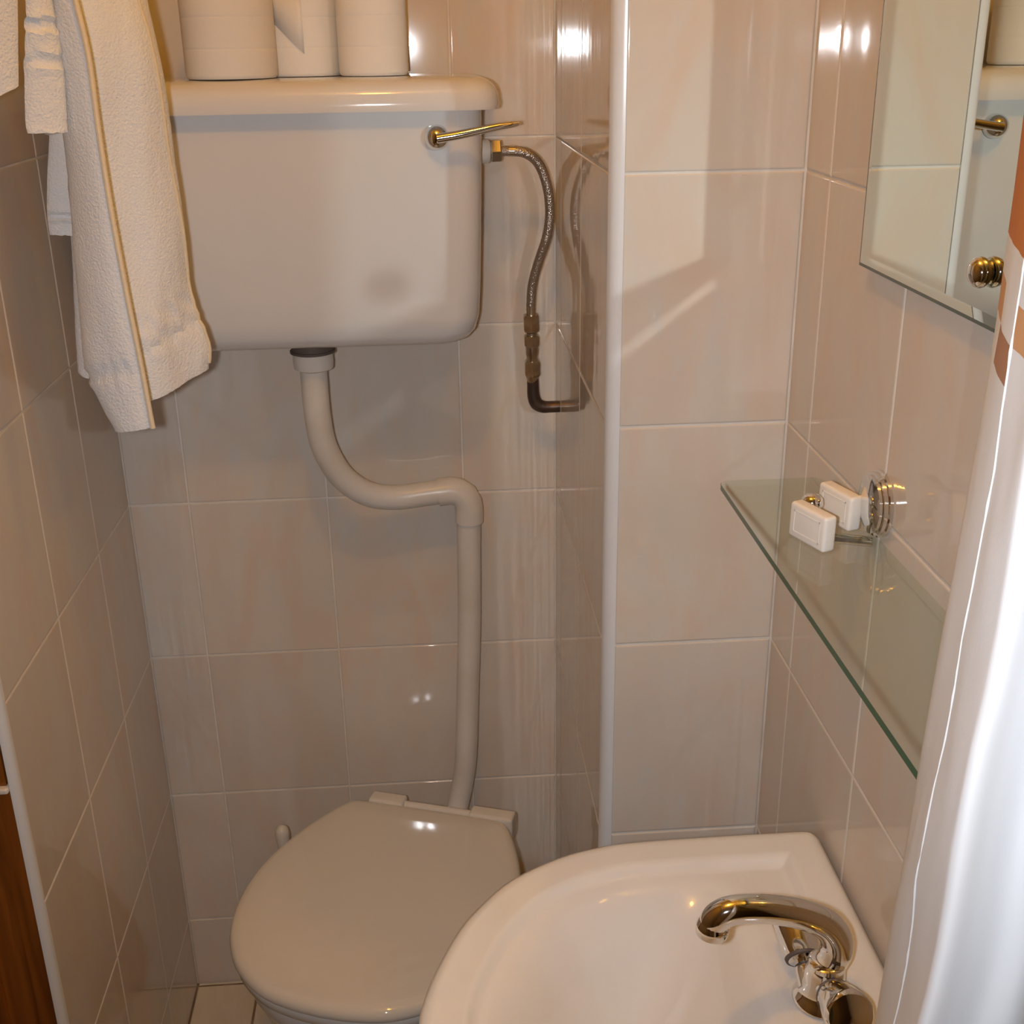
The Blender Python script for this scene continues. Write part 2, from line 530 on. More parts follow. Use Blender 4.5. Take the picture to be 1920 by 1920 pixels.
# ceiling lamp
lamp = thing('ceiling_lamp', 'bare warm bulb on a white ceiling fitting above the basin', 'lamp', (0.40, -0.93, CEIL))
part('ceiling_rose', lathe([(0.05, 0), (0.05, -0.012), (0.03, -0.024), (0.02, -0.03)], (0.40, -0.93, CEIL)), M['plastic'], lamp)
part('lamp_holder', lathe([(0.019, 0), (0.021, -0.01), (0.021, -0.04), (0.017, -0.046)], (0.40, -0.93, CEIL - 0.03)), M['plastic'], lamp)
part('bulb', lathe([(0.014, 0.0), (0.02, -0.012)] + [(0.036 * math.sin(math.radians(t)), -0.045 - 0.036 * math.cos(math.radians(180 - t)) * -1) for t in ()] + [(0.036 * math.sin(math.radians(30 + 150 * k / 10)), -0.012 - 0.031 + 0.036 * math.cos(math.radians(30 + 150 * k / 10))) for k in range(1, 11)], (0.40, -0.93, CEIL - 0.076)), M['bulb'], lamp)

# ------------------------------------------------------------------ cistern
CX = 0.2925
ci = thing('toilet_cistern', 'wide white cistern mounted on the tiled back wall above the toilet', 'cistern', (CX, 0, 1.152))
rings = []
for z, hw, f, r in ((1.436, .2245, .190, .030), (1.38, .2235, .188, .030), (1.30, .2215, .182, .031), (1.22, .2190, .175, .033), (1.185, .2170, .171, .034),
                    (1.165, .2120, .166, .036), (1.154, .2040, .158, .038), (1.1485, .1940, .148, .038), (1.146, .1800, .136, .036)):
    rings.append(rrect(CX - hw, CX + hw, -f, -0.002, r, z, 8, 0.008))
part('body', loft(rings), M['cistern'], ci, True, 50)
rings = []
for z, d, f in ((1.4335, .003, .004), (1.4335, 0, 0), (1.440, -.0015, -.001), (1.452, .0005, .001), (1.459, .004, .005), (1.4645, .010, .012), (1.4675, .020, .022), (1.469, .035, .04), (1.4695, .06, .07)):
    rings.append(rrect(CX - .2435 + d, CX + .2435 - d, -.208 + f, -0.002 - max(d, 0) * .3, max(.034 - d, .006), z, 8, 0.01))
part('lid', loft(rings), M['cistern'], ci, True, 50)
lv = part('flush_lever', tube(spline([(0.463, -0.212, 1.4035), (0.49, -0.213, 1.4075), (0.53, -0.214, 1.4150), (0.549, -0.214, 1.4175), (0.557, -0.214, 1.4190)]), (.0055, .0052, .0042, .0036, .0022), 14), M['chrome'], ci)
part('boss', lathe([(.0145, 0), (.0145, .006), (.0135, .011), (.010, .0165), (.005, .0195), (0, .0205)], (0.463, -0.189, 1.4035), (0, -1, 0)), M['chrome'], lv)
part('inlet_nut', lathe([(.0125, 0), (.0145, .002), (.0145, .010), (.012, .013), (.009, .0135)], (0.5165, -0.1, 1.379), (1, 0, 0), 24), M['plastic'], ci)

# flush pipe
fp = thing('flush_pipe', 'cream plastic flush pipe bending from the cistern down to the toilet', 'pipe', (0.49, -0.048, 0.35))
part('washer', lathe([(.022, 0), (.0275, -.001), (.0275, -.011), (.0295, -.0115), (.0295, -.0145), (.024, -.0150)], (0.2915, -0.1, 1.1462)), M['rubber'], fp)
part('collar', lathe([(.024, 0), (.0262, -.001), (.0266, -.012), (.0255, -.021), (.0200, -.0235), (.019, -.024)], (0.2912, -0.1, 1.1315)), M['plastic'], fp)
UP = spline([(0.291, -0.1, 1.132), (0.2905, -0.1, 1.103), (0.291, -0.098, 1.044), (0.2965, -0.09, 0.995), (0.3165, -0.078, 0.948), (0.349, -0.065, 0.917), (0.386, -0.055, 0.906), (0.432, -0.05, 0.908), (0.472, -0.0485, 0.9115)], 7)
part('upper_bend', tube(UP, .0178, 20), M['plastic'], fp)
part('elbow', join(tube([(0.448, -0.049, 0.909), (0.466, -0.0485, 0.9105), (0.4765, -0.048, 0.908), (0.4855, -0.048, 0.9015), (0.4905, -0.048, 0.891), (0.4915, -0.048, 0.880), (0.4912, -0.048, 0.862)], .0202, 20)), M['plastic'], fp)
LP = spline([(0.4912, -0.048, 0.880), (0.4895, -0.048, 0.82), (0.4868, -0.048, 0.70), (0.481, -0.048, 0.577), (0.4755, -0.048, 0.470), (0.470, -0.0485, 0.425), (0.462, -0.054, 0.388), (0.456, -0.062, 0.368)], 6)
part('down_pipe', tube(LP, .0172, 20), M['plastic'], fp)

# water supply hose with brass valve and blackened pipe
hs = thing('supply_hose', 'braided metal hose curving from the cistern inlet to a brass valve and dark pipe', 'hose', (0.585, -0.05, 1.03))
part('swivel_nut', hexnut((0.5300, -0.1, 1.3795), (1, 0, 0.02), .0145, .0135), M['chrome_worn'], hs, False)
part('braided_tube', tube(spline([(0.5435, -0.1, 1.379), (0.556, -0.1, 1.379), (0.574, -0.1, 1.376), (0.591, -0.095, 1.362), (0.602, -0.09, 1.334), (0.606, -0.085, 1.3), (0.602, -0.08, 1.269), (0.5915, -0.07, 1.233), (0.5845, -0.063, 1.204), (0.5825, -0.058, 1.176)], 8), .0064, 14), M['braid'], hs)
part('ferrule', tube([(0.5525, -0.1, 1.3791), (0.560, -0.1, 1.3788)], .0071, 14), M['chrome_worn'], hs)
ax = (0.018, 0.05, -1)
part('ferrule', lathe([(.0062, 0), (.0066, .002), (.006, .005), (.0066, .008), (.006, .011), (.0066, .014), (.0062, .022)], (0.5825, -0.058, 1.178), ax, 16), M['brass'], hs)
va = part('valve', lathe([(.007, .0), (.0075, .004), (.0075, .012), (.0085, .016), (.0085, .030), (.0075, .034), (.0078, .046), (.0085, .050), (.0085, .064), (.007, .070)], (0.5833, -0.056, 1.138), (0.015, 0.07, -1), 18), M['brass'], hs)
part('coupling_nut', hexnut((0.5828, -0.0572, 1.163), (0.018, 0.05, -1), .0118, .0235), M['brass'], va, False)
part('coupling_nut', hexnut((0.5834, -0.0558, 1.1345), (0.015, 0.07, -1), .0115, .0150), M['brass'], va, False)
part('coupling_nut', hexnut((0.5843, -0.0520, 1.0985), (0.015, 0.07, -1), .0118, .0225), M['brass'], va, False)
part('bent_pipe', tube(spline([(0.5847, -0.0505, 1.082), (0.5853, -0.05, 1.062), (0.5862, -0.05, 1.046), (0.5905, -0.05, 1.0355), (0.599, -0.05, 1.031), (0.608, -0.05, 1.0305), (0.6225, -0.05, 1.0305)], 6), (.0082, .0082, .0088, .0092, .0088, .0082, .0082), 16), M['copper'], hs)

# ------------------------------------------------------------------ toilet rolls on the lid
LT = 1.4695


def roll(x, y, r, label, tilt=0.0):
    t = thing('toilet_roll', label, 'toilet roll', (x, y, LT), 'spare rolls on the cistern lid')
    rc, h = 0.021, 0.100
    pr = [(rc, 0.002), (r - .003, 0.0006), (r - .001, 0.0025)]
    for zz in (0.033, 0.067):
        pr += [(r, zz - .003), (r, zz - .0008), (r - .0003, zz), (r, zz + .0008), (r, zz + .003)]
    pr += [(r - .001, h - .0025), (r - .003, h - .0006), (rc, h - .002), (rc, 0.002)]
    pr.insert(3, (r, .005))
    pr.insert(-4, (r, h - .005))
    n = 40; V, F = [], []
    for q, z in pr:
        for k in range(n):
            a = 2 * PI * k / n
            q2 = q + (0.0007 * math.sin(3 * a + x * 90) if q > 0.03 else 0)
            V.append((x + q2 * math.cos(a), y + q2 * math.sin(a), LT + z))
    for i in range(len(pr) - 1):
        for k in range(n):
            F.append((i * n + k, i * n + (k + 1) % n, (i + 1) * n + (k + 1) % n, (i + 1) * n + k))
    part('paper', (V, F), M['paper'], t, True, 35)
    V, F = [], []
    for q, z in ((rc - .0002, .001), (rc - .0015, .001), (rc - .0015, h - .001), (rc - .0002, h - .001)):
        for k in range(24):
            a = 2 * PI * k / 24; V.append((x + q * math.cos(a), y + q * math.sin(a), LT + z))
    for i in range(4):
        for k in range(24):
            F.append((i * 24 + k, i * 24 + (k + 1) % 24, ((i + 1) % 4) * 24 + (k + 1) % 24, ((i + 1) % 4) * 24 + k))
    part('core', (V, F), M['card'], t)
    return t


roll(0.2250, -0.1250, 0.0535, 'wide toilet roll standing nearest the towel on the cistern lid')
r2 = roll(0.3010, -0.0535, 0.0500, 'toilet roll with a loose diagonal flap between two others')
roll(0.3915, -0.0900, 0.0420, 'slim toilet roll standing at the right of the three on the cistern')
# loose end of the paper, torn on the diagonal
V, F = [], []
nn = 12
for k in range(nn + 1):
    a = math.radians(200 + 80 * k / nn); q = 0.0513
    zt = 0.100; zb = 0.100 - 0.004 - 0.070 * k / nn
    for zz in (zb, zt):
        V.append((0.3010 + q * math.cos(a), -0.0535 + q * math.sin(a), LT + zz))
F = [(2 * k, 2 * k + 2, 2 * k + 3, 2 * k + 1) for k in range(nn)]
fo = part('loose_flap', (V, F), M['paper'], r2)
sm = fo.modifiers.new('thickness', 'SOLIDIFY'); sm.thickness = 0.0006

# ------------------------------------------------------------------ toilet
TY = math.radians(-18.98)
HC = Vector((0.425, -0.135, 0))
eu = Vector((math.cos(TY), math.sin(TY), 0)); ev = Vector((math.sin(TY), -math.cos(TY), 0))


def TL(u, v, z): return HC + eu * u + ev * v + Vector((0, 0, z))


to = thing('toilet', 'white toilet with closed seat lid set diagonally under the cistern', 'toilet', (HC.x, HC.y, 0))
half = [(-.012, .0), (.060, .0), (.112, .002), (.128, .012), (.147, .045), (.168, .095), (.184, .15), (.190, .205), (.185, .262), (.168, .316), (.135, .364), (.088, .397), (.042, .409), (.0, .412)]
hp = spline([(a, b_, 0) for a, b_ in half[1:]], 4)
outl = [(p.x, p.y) for p in hp] + [(-p.x, p.y) for p in reversed(hp[:-1])]
UC, VC = -0.012, 0.21


def tring(sc, z, dv=0.0, dome=0.0):
    return [TL((a) * sc + UC, VC + (b_ - VC) * sc + dv, z) for a, b_ in outl]


lid = loft([tring(.955, .4140), tring(.990, .4150), tring(1.0, .4185), tring(1.0, .4225), tring(.992, .4275), tring(.972, .4315), tring(.93, .4340), tring(.80, .4362), tring(.5, .4385), tring(.2, .4395)])
part('lid', lid, M['seat'], to, True, 60)
# seat ring under the lid
inner = [(p.x * .62, VC + .01 + (p.y - VC) * .66) for p in hp]
inn = inner + [(-a, b_) for a, b_ in reversed(inner[:-1])]
n = len(outl)


def sring(pts, sc, z): return [TL(a * sc + UC, VC + (b_ - VC) * sc, z) for a, b_ in pts]


rs = [sring(inn, 1.0, .398), sring(outl, .955, .396), sring(outl, .975, .399), sring(outl, .975, .410), sring(outl, .955, .4132), sring(inn, 1.0, .4132), sring(inn, 1.0, .398)]
part('seat', loft(rs, False, False), M['seat'], to, True, 60)
# hinge
hg = part('hinge_bar', tube([TL(-.100, -.010, .4215), TL(.112, -.010, .4215)], .0075, 14), M['seat'], to)
for u0_, u1 in ((-.108, -.052), (.052, .120)):
    vf = rslab(u0_, u1, -.022, .004, .396, .4335, .004, .005)
    vf = ([TL(v[0], v[1], v[2]) for v in vf[0]], vf[1])
    part('hinge_block', vf, M['seat'], to)
# pan
def pring(hw, v0, v1, z, nsh=2.4, u_=UC):
    out = []
    c = (v0 + v1) / 2; h = (v1 - v0) / 2
    for k in range(48):
        t = 2 * PI * k / 48; s, co = math.sin(t), math.cos(t)
        out.append(TL(u_ + hw * math.copysign(abs(co) ** (2 / nsh), co), c + h * math.copysign(abs(s) ** (2 / nsh), s), z))
    return out


pan = loft([pring(.105, .03, .26, 0), pring(.107, .028, .262, .012), pring(.098, .03, .25, .04), pring(.094, .02, .245, .12), pring(.105, .0, .275, .20), pring(.140, -.02, .335, .27),
            pring(.166, -.03, .378, .325), pring(.176, -.03, .392, .36), pring(.178, -.03, .395, .385), pring(.172, -.026, .389, .3945), pring(.125, .05, .335, .3945), pring(.118, .06, .325, .37), pring(.07, .10, .27, .24), pring(.03, .15, .23, .19)])
part('pan', pan, M['ceramic'], to, True, 60)
part('inlet_spigot', tube(spline([TL(.010, .030, .325), TL(.010, -.020, .330), TL(.008, -.052, .342), TL(.0075, -.066, .362)], 5), (.026, .026, .024, .0215), 18), M['ceramic'], to)
for u_ in (-.128, .105):
    part('floor_screw', lathe([(.012, 0), (.012, .006), (.008, .011), (.002, .013)], TL(u_ * .72 + UC * .3, .16, 0.0) + Vector((0, 0, 0.0)), (0, 0, 1), 14), M['plastic'], to)

# toilet brush behind
tb = thing('toilet_brush', 'white toilet brush handle sticking up behind the left of the toilet', 'toilet brush', (0.188, -0.105, 0))
part('holder', lathe([(.046, 0), (.05, .004), (.047, .05), (.04, .11), (.036, .13), (.033, .13), (.036, .10), (.03, .02)], (0.188, -0.105, 0), seg=24), M['plastic'], tb)
part('handle', lathe([(.006, .03), (.006, .30), (.0075, .345), (.0105, .368), (.0112, .380), (.0095, .389), (.004, .3945), (0, .395)], (0.188, -0.105, 0), seg=18), M['plastic'], tb)
part('bristle_head', lathe([(.008, .012), (.026, .02), (.028, .06), (.02, .085), (.008, .09)], (0.188, -0.105, 0), seg=18), M['plastic'], tb)

# ------------------------------------------------------------------ wash basin
BY = -0.909
far = [(.8045, -.909), (.8045, -.80), (.8045, -.715), (.8043, -.7005), (.8012, -.6925), (.7930, -.6890), (.770, -.6885), (.70, -.6888), (.64, -.6898), (.595, -.6935), (.547, -.7080), (.501, -.7350), (.472, -.7660), (.450, -.798), (.428, -.848), (.417, -.885), (.414, -.909)]
fs = spline([(a, b_, 0) for a, b_ in far], 4)
cont = [Vector((p.x, p.y)) for p in fs]
cont = cont + [Vector((p.x, 2 * BY - p.y)) for p in reversed(cont[1:-1])]
ncont = len(cont)
BC = Vector((.595, BY))


def sst(a, b_, x):
    t = max(0, min(1, (x - a) / (b_ - a))); return t * t * (3 - 2 * t)


def dist_c(p):
    best = 9
    for i in range(ncont):
        a, b_ = cont[i], cont[(i + 1) % ncont]
        ab = b_ - a; L2 = ab.length_squared
        t = 0 if L2 < 1e-12 else max(0, min(1, (p - a).dot(ab) / L2))
        best = min(best, (a + ab * t - p).length)
    return best


RIM = 0.782


def bz(p):
    d = dist_c(p)
    z = RIM - .004 * (1 - sst(0, .007, d))
    z -= .0085 * sst(.036, .047, d)
    dk = (.715 - p.x) * 0.95
    a, b_ = d - .046, dk
    k = .05
    h = max(k - abs(a - b_), 0) / k
    mnv = min(a, b_) - h * h * k * .25
    z -= .128 * sst(0.0, .150, mnv) ** .9
    return z


NR = 44
V, F = [], []
for i in range(NR + 1):
    s = 1 - (i / NR)
    s = s if i < NR else 0.0
    s = s ** 0.9
    for q in cont:
        p = BC + (q - BC) * s
        V.append((p.x, p.y, bz(p)) if i < NR else (p.x + (q.x - BC.x) * .004, p.y + (q.y - BC.y) * .004, bz(BC)))
for i in range(NR):
    for j in range(ncont):
        k = (j + 1) % ncont
        F.append((i * ncont + j, i * ncont + k, (i + 1) * ncont + k, (i + 1) * ncont + j))
F.append(tuple(NR * ncont + j for j in range(ncont)))
prev = list(range(ncont))
for z, sc, back in ((.772, 1.002, 1), (.755, 1.0, 1), (.742, .985, 1), (.72, .93, 1), (.68, .82, 1), (.64, .66, 1), (.62, .48, 1), (.615, .30, 1)):
    base = len(V)
    for q in cont:
        x = BC.x + (q.x - BC.x) * sc
        if q.x > .79: x = q.x
        elif q.x > BC.x: x = BC.x + (q.x - BC.x) * (sc + (1 - sc) * ((q.x - BC.x) / (.80 - BC.x)) ** 2)
        V.append((x, BC.y + (q.y - BC.y) * sc, z))
    cur = list(range(base, base + ncont))
    for j in range(ncont):
        k = (j + 1) % ncont
        F.append((prev[k], prev[j], cur[j], cur[k]))
    prev = cur
F.append(tuple(prev))
ba = thing('wash_basin', 'white ceramic wall basin with a round front and wide deck in the corner', 'basin', (0.80, BY, 0.615))
part('bowl', (V, F), M['ceramic'], ba, True, 65)
zc = bz(BC)
part('waste_ring', lathe([(.0, .0005), (.012, .0005), (.014, .0028), (.020, .0035), (.0225, .001), (.0225, -.002)], (BC.x, BC.y, zc + .0005), seg=24), M['chrome'], ba)
for s in (-1, 1):
    part('wall_bracket', box(.78, RX, BY + s * .12 - .015, BY + s * .12 + .015, .655, .70), M['plastic'], ba, False)

# ------------------------------------------------------------------ tap
TX, TYY, TZ = 0.7440, -0.9000, RIM - .0083
tp = thing('basin_tap', 'chrome mixer tap with a curved swan spout and two angled handles', 'tap', (TX, TYY, TZ))
part('base', lathe([(.0, 0), (.0235, 0), (.0245, .002), (.0235, .005), (.0200, .008), (.0175, .014), (.0165, .022), (.0160, .030), (.0135, .036), (.0, .0365)], (TX, TYY, TZ), seg=32), M['chrome'], tp)
part('collar', lathe([(.0125, 0), (.0150, .001), (.0150, .005), (.0120, .007)], (TX + .001, TYY, TZ + .0345), seg=28), M['chrome'], tp)
SP = spline([(.7460, -.900, .8080), (.7510, -.900, .8210), (.7500, -.900, .8360), (.7400, -.900, .8510), (.7210, -.900, .8615), (.6980, -.900, .8680), (.6760, -.900, .8705), (.6615, -.900, .8695), (.6525, -.900, .8640), (.6495, -.900, .8570)], 6)
sp_ = part('spout', tube(SP, (.0122, .0130, .0128, .0124, .0119, .0115, .0113, .0115, .0118, .0118), 22), M['chrome'], tp)
part('nozzle', lathe([(.0110, -.004), (.0130, 0), (.0133, .004), (.0128, .008), (.0098, .0105), (.009, .008)], (.6493, -.900, .8572), (-.10, 0, -1), 24), M['chrome'], sp_)
for s, nm in ((1, 'far'), (-1, 'near')):
    axh = Vector((0, s * .92, .38)).normalized()
    o0 = Vector((TX - (.009 if s > 0 else .001), TYY + s * .004, TZ + (.009 if s > 0 else .0185)))
    part('valve_arm', lathe([(.0105, 0), (.0100, .012), (.0088, .017), (.0078, .020), (.0078, .026)], o0, axh, 24), M['chrome'], tp)
    h = part('handle', lathe([(.0, .0225), (.0110, .0225), (.0140, .0245), (.0155, .030), (.0178, .044), (.0192, .0560), (.0192, .0590), (.0172, .0625), (.008, .0645), (0, .065)], o0, axh, 30), M['chrome'], tp)
    part('grip_ring', lathe([(.0125, .0235), (.0146, .0240), (.0152, .0262), (.0140, .0270)], o0, axh, 30), M['rubber'], h)

# ------------------------------------------------------------------ glass shelf
SZ = 1.124
sh = thing('glass_shelf', 'clear glass wall shelf with green edges on chrome holders under the mirror', 'shelf', (RX, -0.90, SZ))
ring0 = rrect(.7075, .8045, -1.180, -.6185, .004, SZ - .0055, 5, .009)
ring1 = [v + Vector((0, 0, .0055)) for v in ring0]
# plan corner at front-far is rounded
vf = loft([ring0, ring1])
o = part('glass_pane', vf, [M['glass'], M['glass_edge']], sh, False)
for p in o.data.polygons:
    if p.normal.x < -0.75: p.material_index = 1
for y0 in (-.757, -1.045):
    part('rosette', lathe([(.0262, 0), (.0280, .001), (.0280, .0035), (.0262, .0045), (.0262, .0075), (.0240, .0085), (.0240, .0110), (.0200, .0125), (.0120, .0140), (.0070, .0145), (0, .0145)], (RX, y0, SZ + .0270), (-1, 0, 0), 36), M['chrome'], sh)
    h = part('clamp_knob', lathe([(.0075, 0), (.0078, .002), (.0050, .004), (.0050, .012), (.0080, .0145), (.0094, .0190), (.0088, .0235), (.0055, .0268), (0, .0280)], (.7590, y0 + .026, SZ), (0, 0, 1), 22), M['chrome'], sh)
    part('under_washer', lathe([(.0, 0), (.0090, 0), (.0085, -.004), (.004, -.007), (0, -.007)], (.7590, y0 + .026, SZ - .0055), (0, 0, 1), 18), M['chrome'], h)
    part('support_arm', tube([(.7590, y0 + .026, SZ - .010), (.775, y0 + .024, SZ - .012), (RX, y0 + .012, SZ - .012)], .0045, 12), M['chrome'], h)

# soaps on the shelf
def soap(p0, p1, thick, h, lean, label):
    p0, p1 = Vector((*p0, 0)), Vector((*p1, 0))
    ex = (p1 - p0); L = ex.length; ex.normalize(); ey = Vector((-ex.y, ex.x, 0))
    if ey.x < 0: ey = -ey
    t = thing('soap_bar', label, 'soap', (p0 + p1) * .5 + Vector((0, 0, SZ)), 'small soaps on the glass shelf')
    vf = rslab(0, L, 0, thick, 0, h, .003, .0028, 4)
    vs = [p0 + ex * v[0] + ey * (v[1] + lean * v[2]) + Vector((0, 0, SZ + v[2])) for v in vf[0]]
    part('tablet', (vs, vf[1]), M['soap'], t, True, 60)
    vf = rslab(.006, L - .006, -.0004, .0006, .006, h - .006, .002, .0002, 3)
    # shallow pressed panel outline on the broad face
    fr = []
    for a, b_, c, d in ((.006, L - .006, .0055, .0068), (.006, L - .006, h - .0068, h - .0055), (.006, .0073, .0055, h - .0055), (L - .0073, L - .006, .0055, h - .0055)):
        v2, f2 = box(a, b_, -.00035, .0006, c, d)
        fr.append(([p0 + ex * v[0] + ey * (v[1] + lean * v[2]) + Vector((0, 0, SZ + v[2])) for v in v2], f2))
    part('raised_border', join(*fr), M['soap'], t, False)


soap((.7335, -.750), (.7495, -.792), .0125, .0300, 0.02, 'small white soap tablet standing in front, nearer the shelf edge')
soap((.7705, -.709), (.7840, -.7515), .0130, .0300, 0.02, 'small white soap tablet standing close to the wall holder')

# ------------------------------------------------------------------ mirror
MX0 = 0.797
mi = thing('wall_mirror', 'tall mirror with chrome dome screws on the right wall above the glass shelf', 'mirror', (RX, -0.91, 1.332))
y0, y1, z0, z1 = -1.138, -.682, 1.3320, 1.985
bev, dpt = .010, .0012


def mr(yy, d): return None


V = []
for d, x in ((0.0, MX0 + .004), (0.0, MX0 + dpt), (.0026, MX0 + dpt * .8), (bev, MX0)):
    V += [(x, y0 + d, z0 + d), (x, y1 - d, z0 + d), (x, y1 - d, z1 - d), (x, y0 + d, z1 - d)]
F = [(12, 13, 14, 15)]
for i in (0, 1, 2):
    for j in range(4):
        k = (j + 1) % 4; F.append((i * 4 + j, i * 4 + k, i * 4 + 4 + k, i * 4 + 4 + j))
F.append((3, 2, 1, 0))
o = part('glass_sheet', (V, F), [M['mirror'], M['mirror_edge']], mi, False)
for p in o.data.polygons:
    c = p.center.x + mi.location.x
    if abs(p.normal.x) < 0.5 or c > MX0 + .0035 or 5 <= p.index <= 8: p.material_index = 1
for yy in (-.908,):
    for zz in (1.3665, 1.950):
        part('dome_screw', lathe([(.0, 0), (.0080, 0), (.0082, .0012), (.0094, .0020), (.0100, .0042), (.0090, .0078), (.006, .0104), (.003, .0113), (0, .0115)], (MX0, yy, zz), (-1, 0, 0), 28), M['chrome'], mi)
        part('spacer', lathe([(.009, 0), (.009, RX - MX0 - .004)], (MX0 + .004, yy, zz), (1, 0, 0), 18), M['plastic'], mi)

# ------------------------------------------------------------------ towels
def sheet(Lp, Rp, bulge, rows=56, cols=18, seed=0, ripple=.003, band=None, thick=.008, round_bottom=.0):
    A, B = spline(Lp, 8), spline(Rp, 8)

    def samp(P, t):
        f = t * (len(P) - 1); k = min(int(f), len(P) - 2); return P[k].lerp(P[k + 1], f - k)
    V, F = [], []
    for i in range(rows + 1):
        t = i / rows
        a, b_ = samp(A, t), samp(B, t)
        e1 = (b_ - a)
        nrm = Vector((e1.y, -e1.x, 0)).normalized()
        if nrm.y > 0: nrm = -nrm
        for j in range(cols + 1):
            s = j / cols
            p = a.lerp(b_, s)
            bl = bulge * (4 * s * (1 - s)) ** 0.7
            nv = noise.noise(Vector((p.x * 30 + seed, p.y * 30, p.z * 9)))
            n2 = noise.noise(Vector((p.x * 190 + seed, p.y * 190, p.z * 190)))
            off = bl + ripple * nv + .0009 * n2
            if band:
                up = (A[-1] - a).length * (1 - s) + (B[-1] - b_).length * s
                for c, wdt in band:
                    if abs(up - c) < wdt: off -= .0022
                    elif abs(up - c) < wdt + .004: off += .0014
            q = p + nrm * off
            q.z += .0012 * noise.noise(Vector((s * 40 + seed, t * 60, 1))) if i > rows - 2 else 0
            V.append(q)
    c1 = cols + 1
    for i in range(rows):
        for j in range(cols):
            F.append((i * c1 + j, i * c1 + j + 1, (i + 1) * c1 + j + 1, (i + 1) * c1 + j))
    return V, F


def cloth_part(name, vf, m, parent, thick):
    o = part(name, vf, m, parent, True, 80)
    s = o.modifiers.new('thickness', 'SOLIDIFY'); s.thickness = thick
    s.offset = -1.0 if sum(p.normal.y for p in o.data.polygons) < 0 else 1.0
    bv = o.modifiers.new('soft_edges', 'BEVEL'); bv.width = thick * .38; bv.segments = 3; bv.limit_method = 'ANGLE'; bv.angle_limit = math.radians(50)
    return o


# hook rail (just above the picture) that carries the towels
hr = thing('hook_rail', 'white hook rail with pegs on the left wall above the towels', 'hook rail', (0, -0.43, 1.72))
part('backboard', rslab(0.0005, .016, -.546, -.26, 1.700, 1.745, .004, .003), M['plastic'], hr)
PEG = ((.150, -.475), (.165, -.350), (.112, -.52), (.10, -.37))
for px_, py_ in PEG:
    yy = max(min(py_, -.30), -.53)
    part('peg', tube(spline([(.014, yy, 1.715), (.05, yy, 1.712), (px_ - .02, yy, 1.713), (px_ + .012, yy, 1.722), (px_ + .016, yy, 1.732)]), .006, 12), M['chrome'], hr)

TOP = 1.722
tw = thing('bath_towel', 'large white towel hanging folded with its pointed end lowest', 'towel', (.16, -.45, TOP))
A1L = [(.140, -.455, TOP), (.128, -.445, 1.66), (.123, -.44, 1.599), (.119, -.44, 1.511), (.114, -.44, 1.436), (.107, -.44, 1.338), (.100, -.44, 1.255), (.1005, -.45, 1.208), (.114, -.462, 1.177), (.128, -.472, 1.149)]
A1R = [(.152, -.478, TOP), (.146, -.487, 1.66), (.145, -.49, 1.595), (.150, -.49, 1.545), (.1545, -.49, 1.499), (.1545, -.49, 1.434), (.156, -.49, 1.364), (.160, -.49, 1.284), (.164, -.49, 1.222), (.1675, -.49, 1.156)]
cloth_part('front_fold', sheet(A1L, A1R, .012, seed=3, band=[(.062, .007)], cols=16), M['towel'], tw, .010)
A2L = [(.145, -.43, TOP), (.132, -.425, 1.66), (.127, -.42, 1.6), (.132, -.42, 1.547), (.135, -.42, 1.499), (.132, -.42, 1.43), (.134, -.42, 1.355), (.138, -.42, 1.271), (.143, -.42, 1.204), (.147, -.42, 1.163)]
A2R = [(.172, -.362, TOP), (.178, -.36, 1.66), (.180, -.36, 1.604), (.186, -.36, 1.548), (.1935, -.36, 1.47), (.1945, -.36, 1.394), (.197, -.36, 1.324), (.1960, -.36, 1.263), (.2065, -.36, 1.21), (.2025, -.36, 1.183)]
RF = sheet(A2L, A2R, .012, rows=72, seed=11, band=[(.052, .006), (.078, .003)], cols=28, ripple=.007)
cloth_part('rear_fold', RF, M['towel'], tw, .009)
A3L = [(.120, -.37, TOP), (.105, -.36, 1.60), (.096, -.36, 1.50), (.092, -.36, 1.452), (.079, -.36, 1.327), (.070, -.36, 1.238), (.066, -.36, 1.183)]
A3R = [(.150, -.372, TOP), (.14, -.372, 1.60), (.13, -.372, 1.50), (.124, -.372, 1.451), (.112, -.372, 1.326), (.104, -.372, 1.237), (.098, -.372, 1.172)]
cloth_part('inner_fold', sheet(A3L, A3R, .008, seed=21, cols=12), M['towel'], tw, .009)
# hem cords along the folds, mustard tint partly stands in for crease shadow
hemShadeF = [Vector(p) + Vector((.0015, -.003, 0)) for p in spline(A1R[1:], 6)]
part('hem_shade_cord', tube(hemShadeF, .0026, 8), M['hem_with_shade'], tw)
hemShadeR = []
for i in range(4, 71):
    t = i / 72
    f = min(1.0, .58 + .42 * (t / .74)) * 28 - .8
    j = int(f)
    hemShadeR.append(Vector(RF[0][i * 29 + j]).lerp(Vector(RF[0][i * 29 + j + 1]), f - j) + Vector((.0004, -.0010, 0)))
part('hem_shade_cord', tube(hemShadeR, .0019, 8), M['hem_with_shade'], tw)

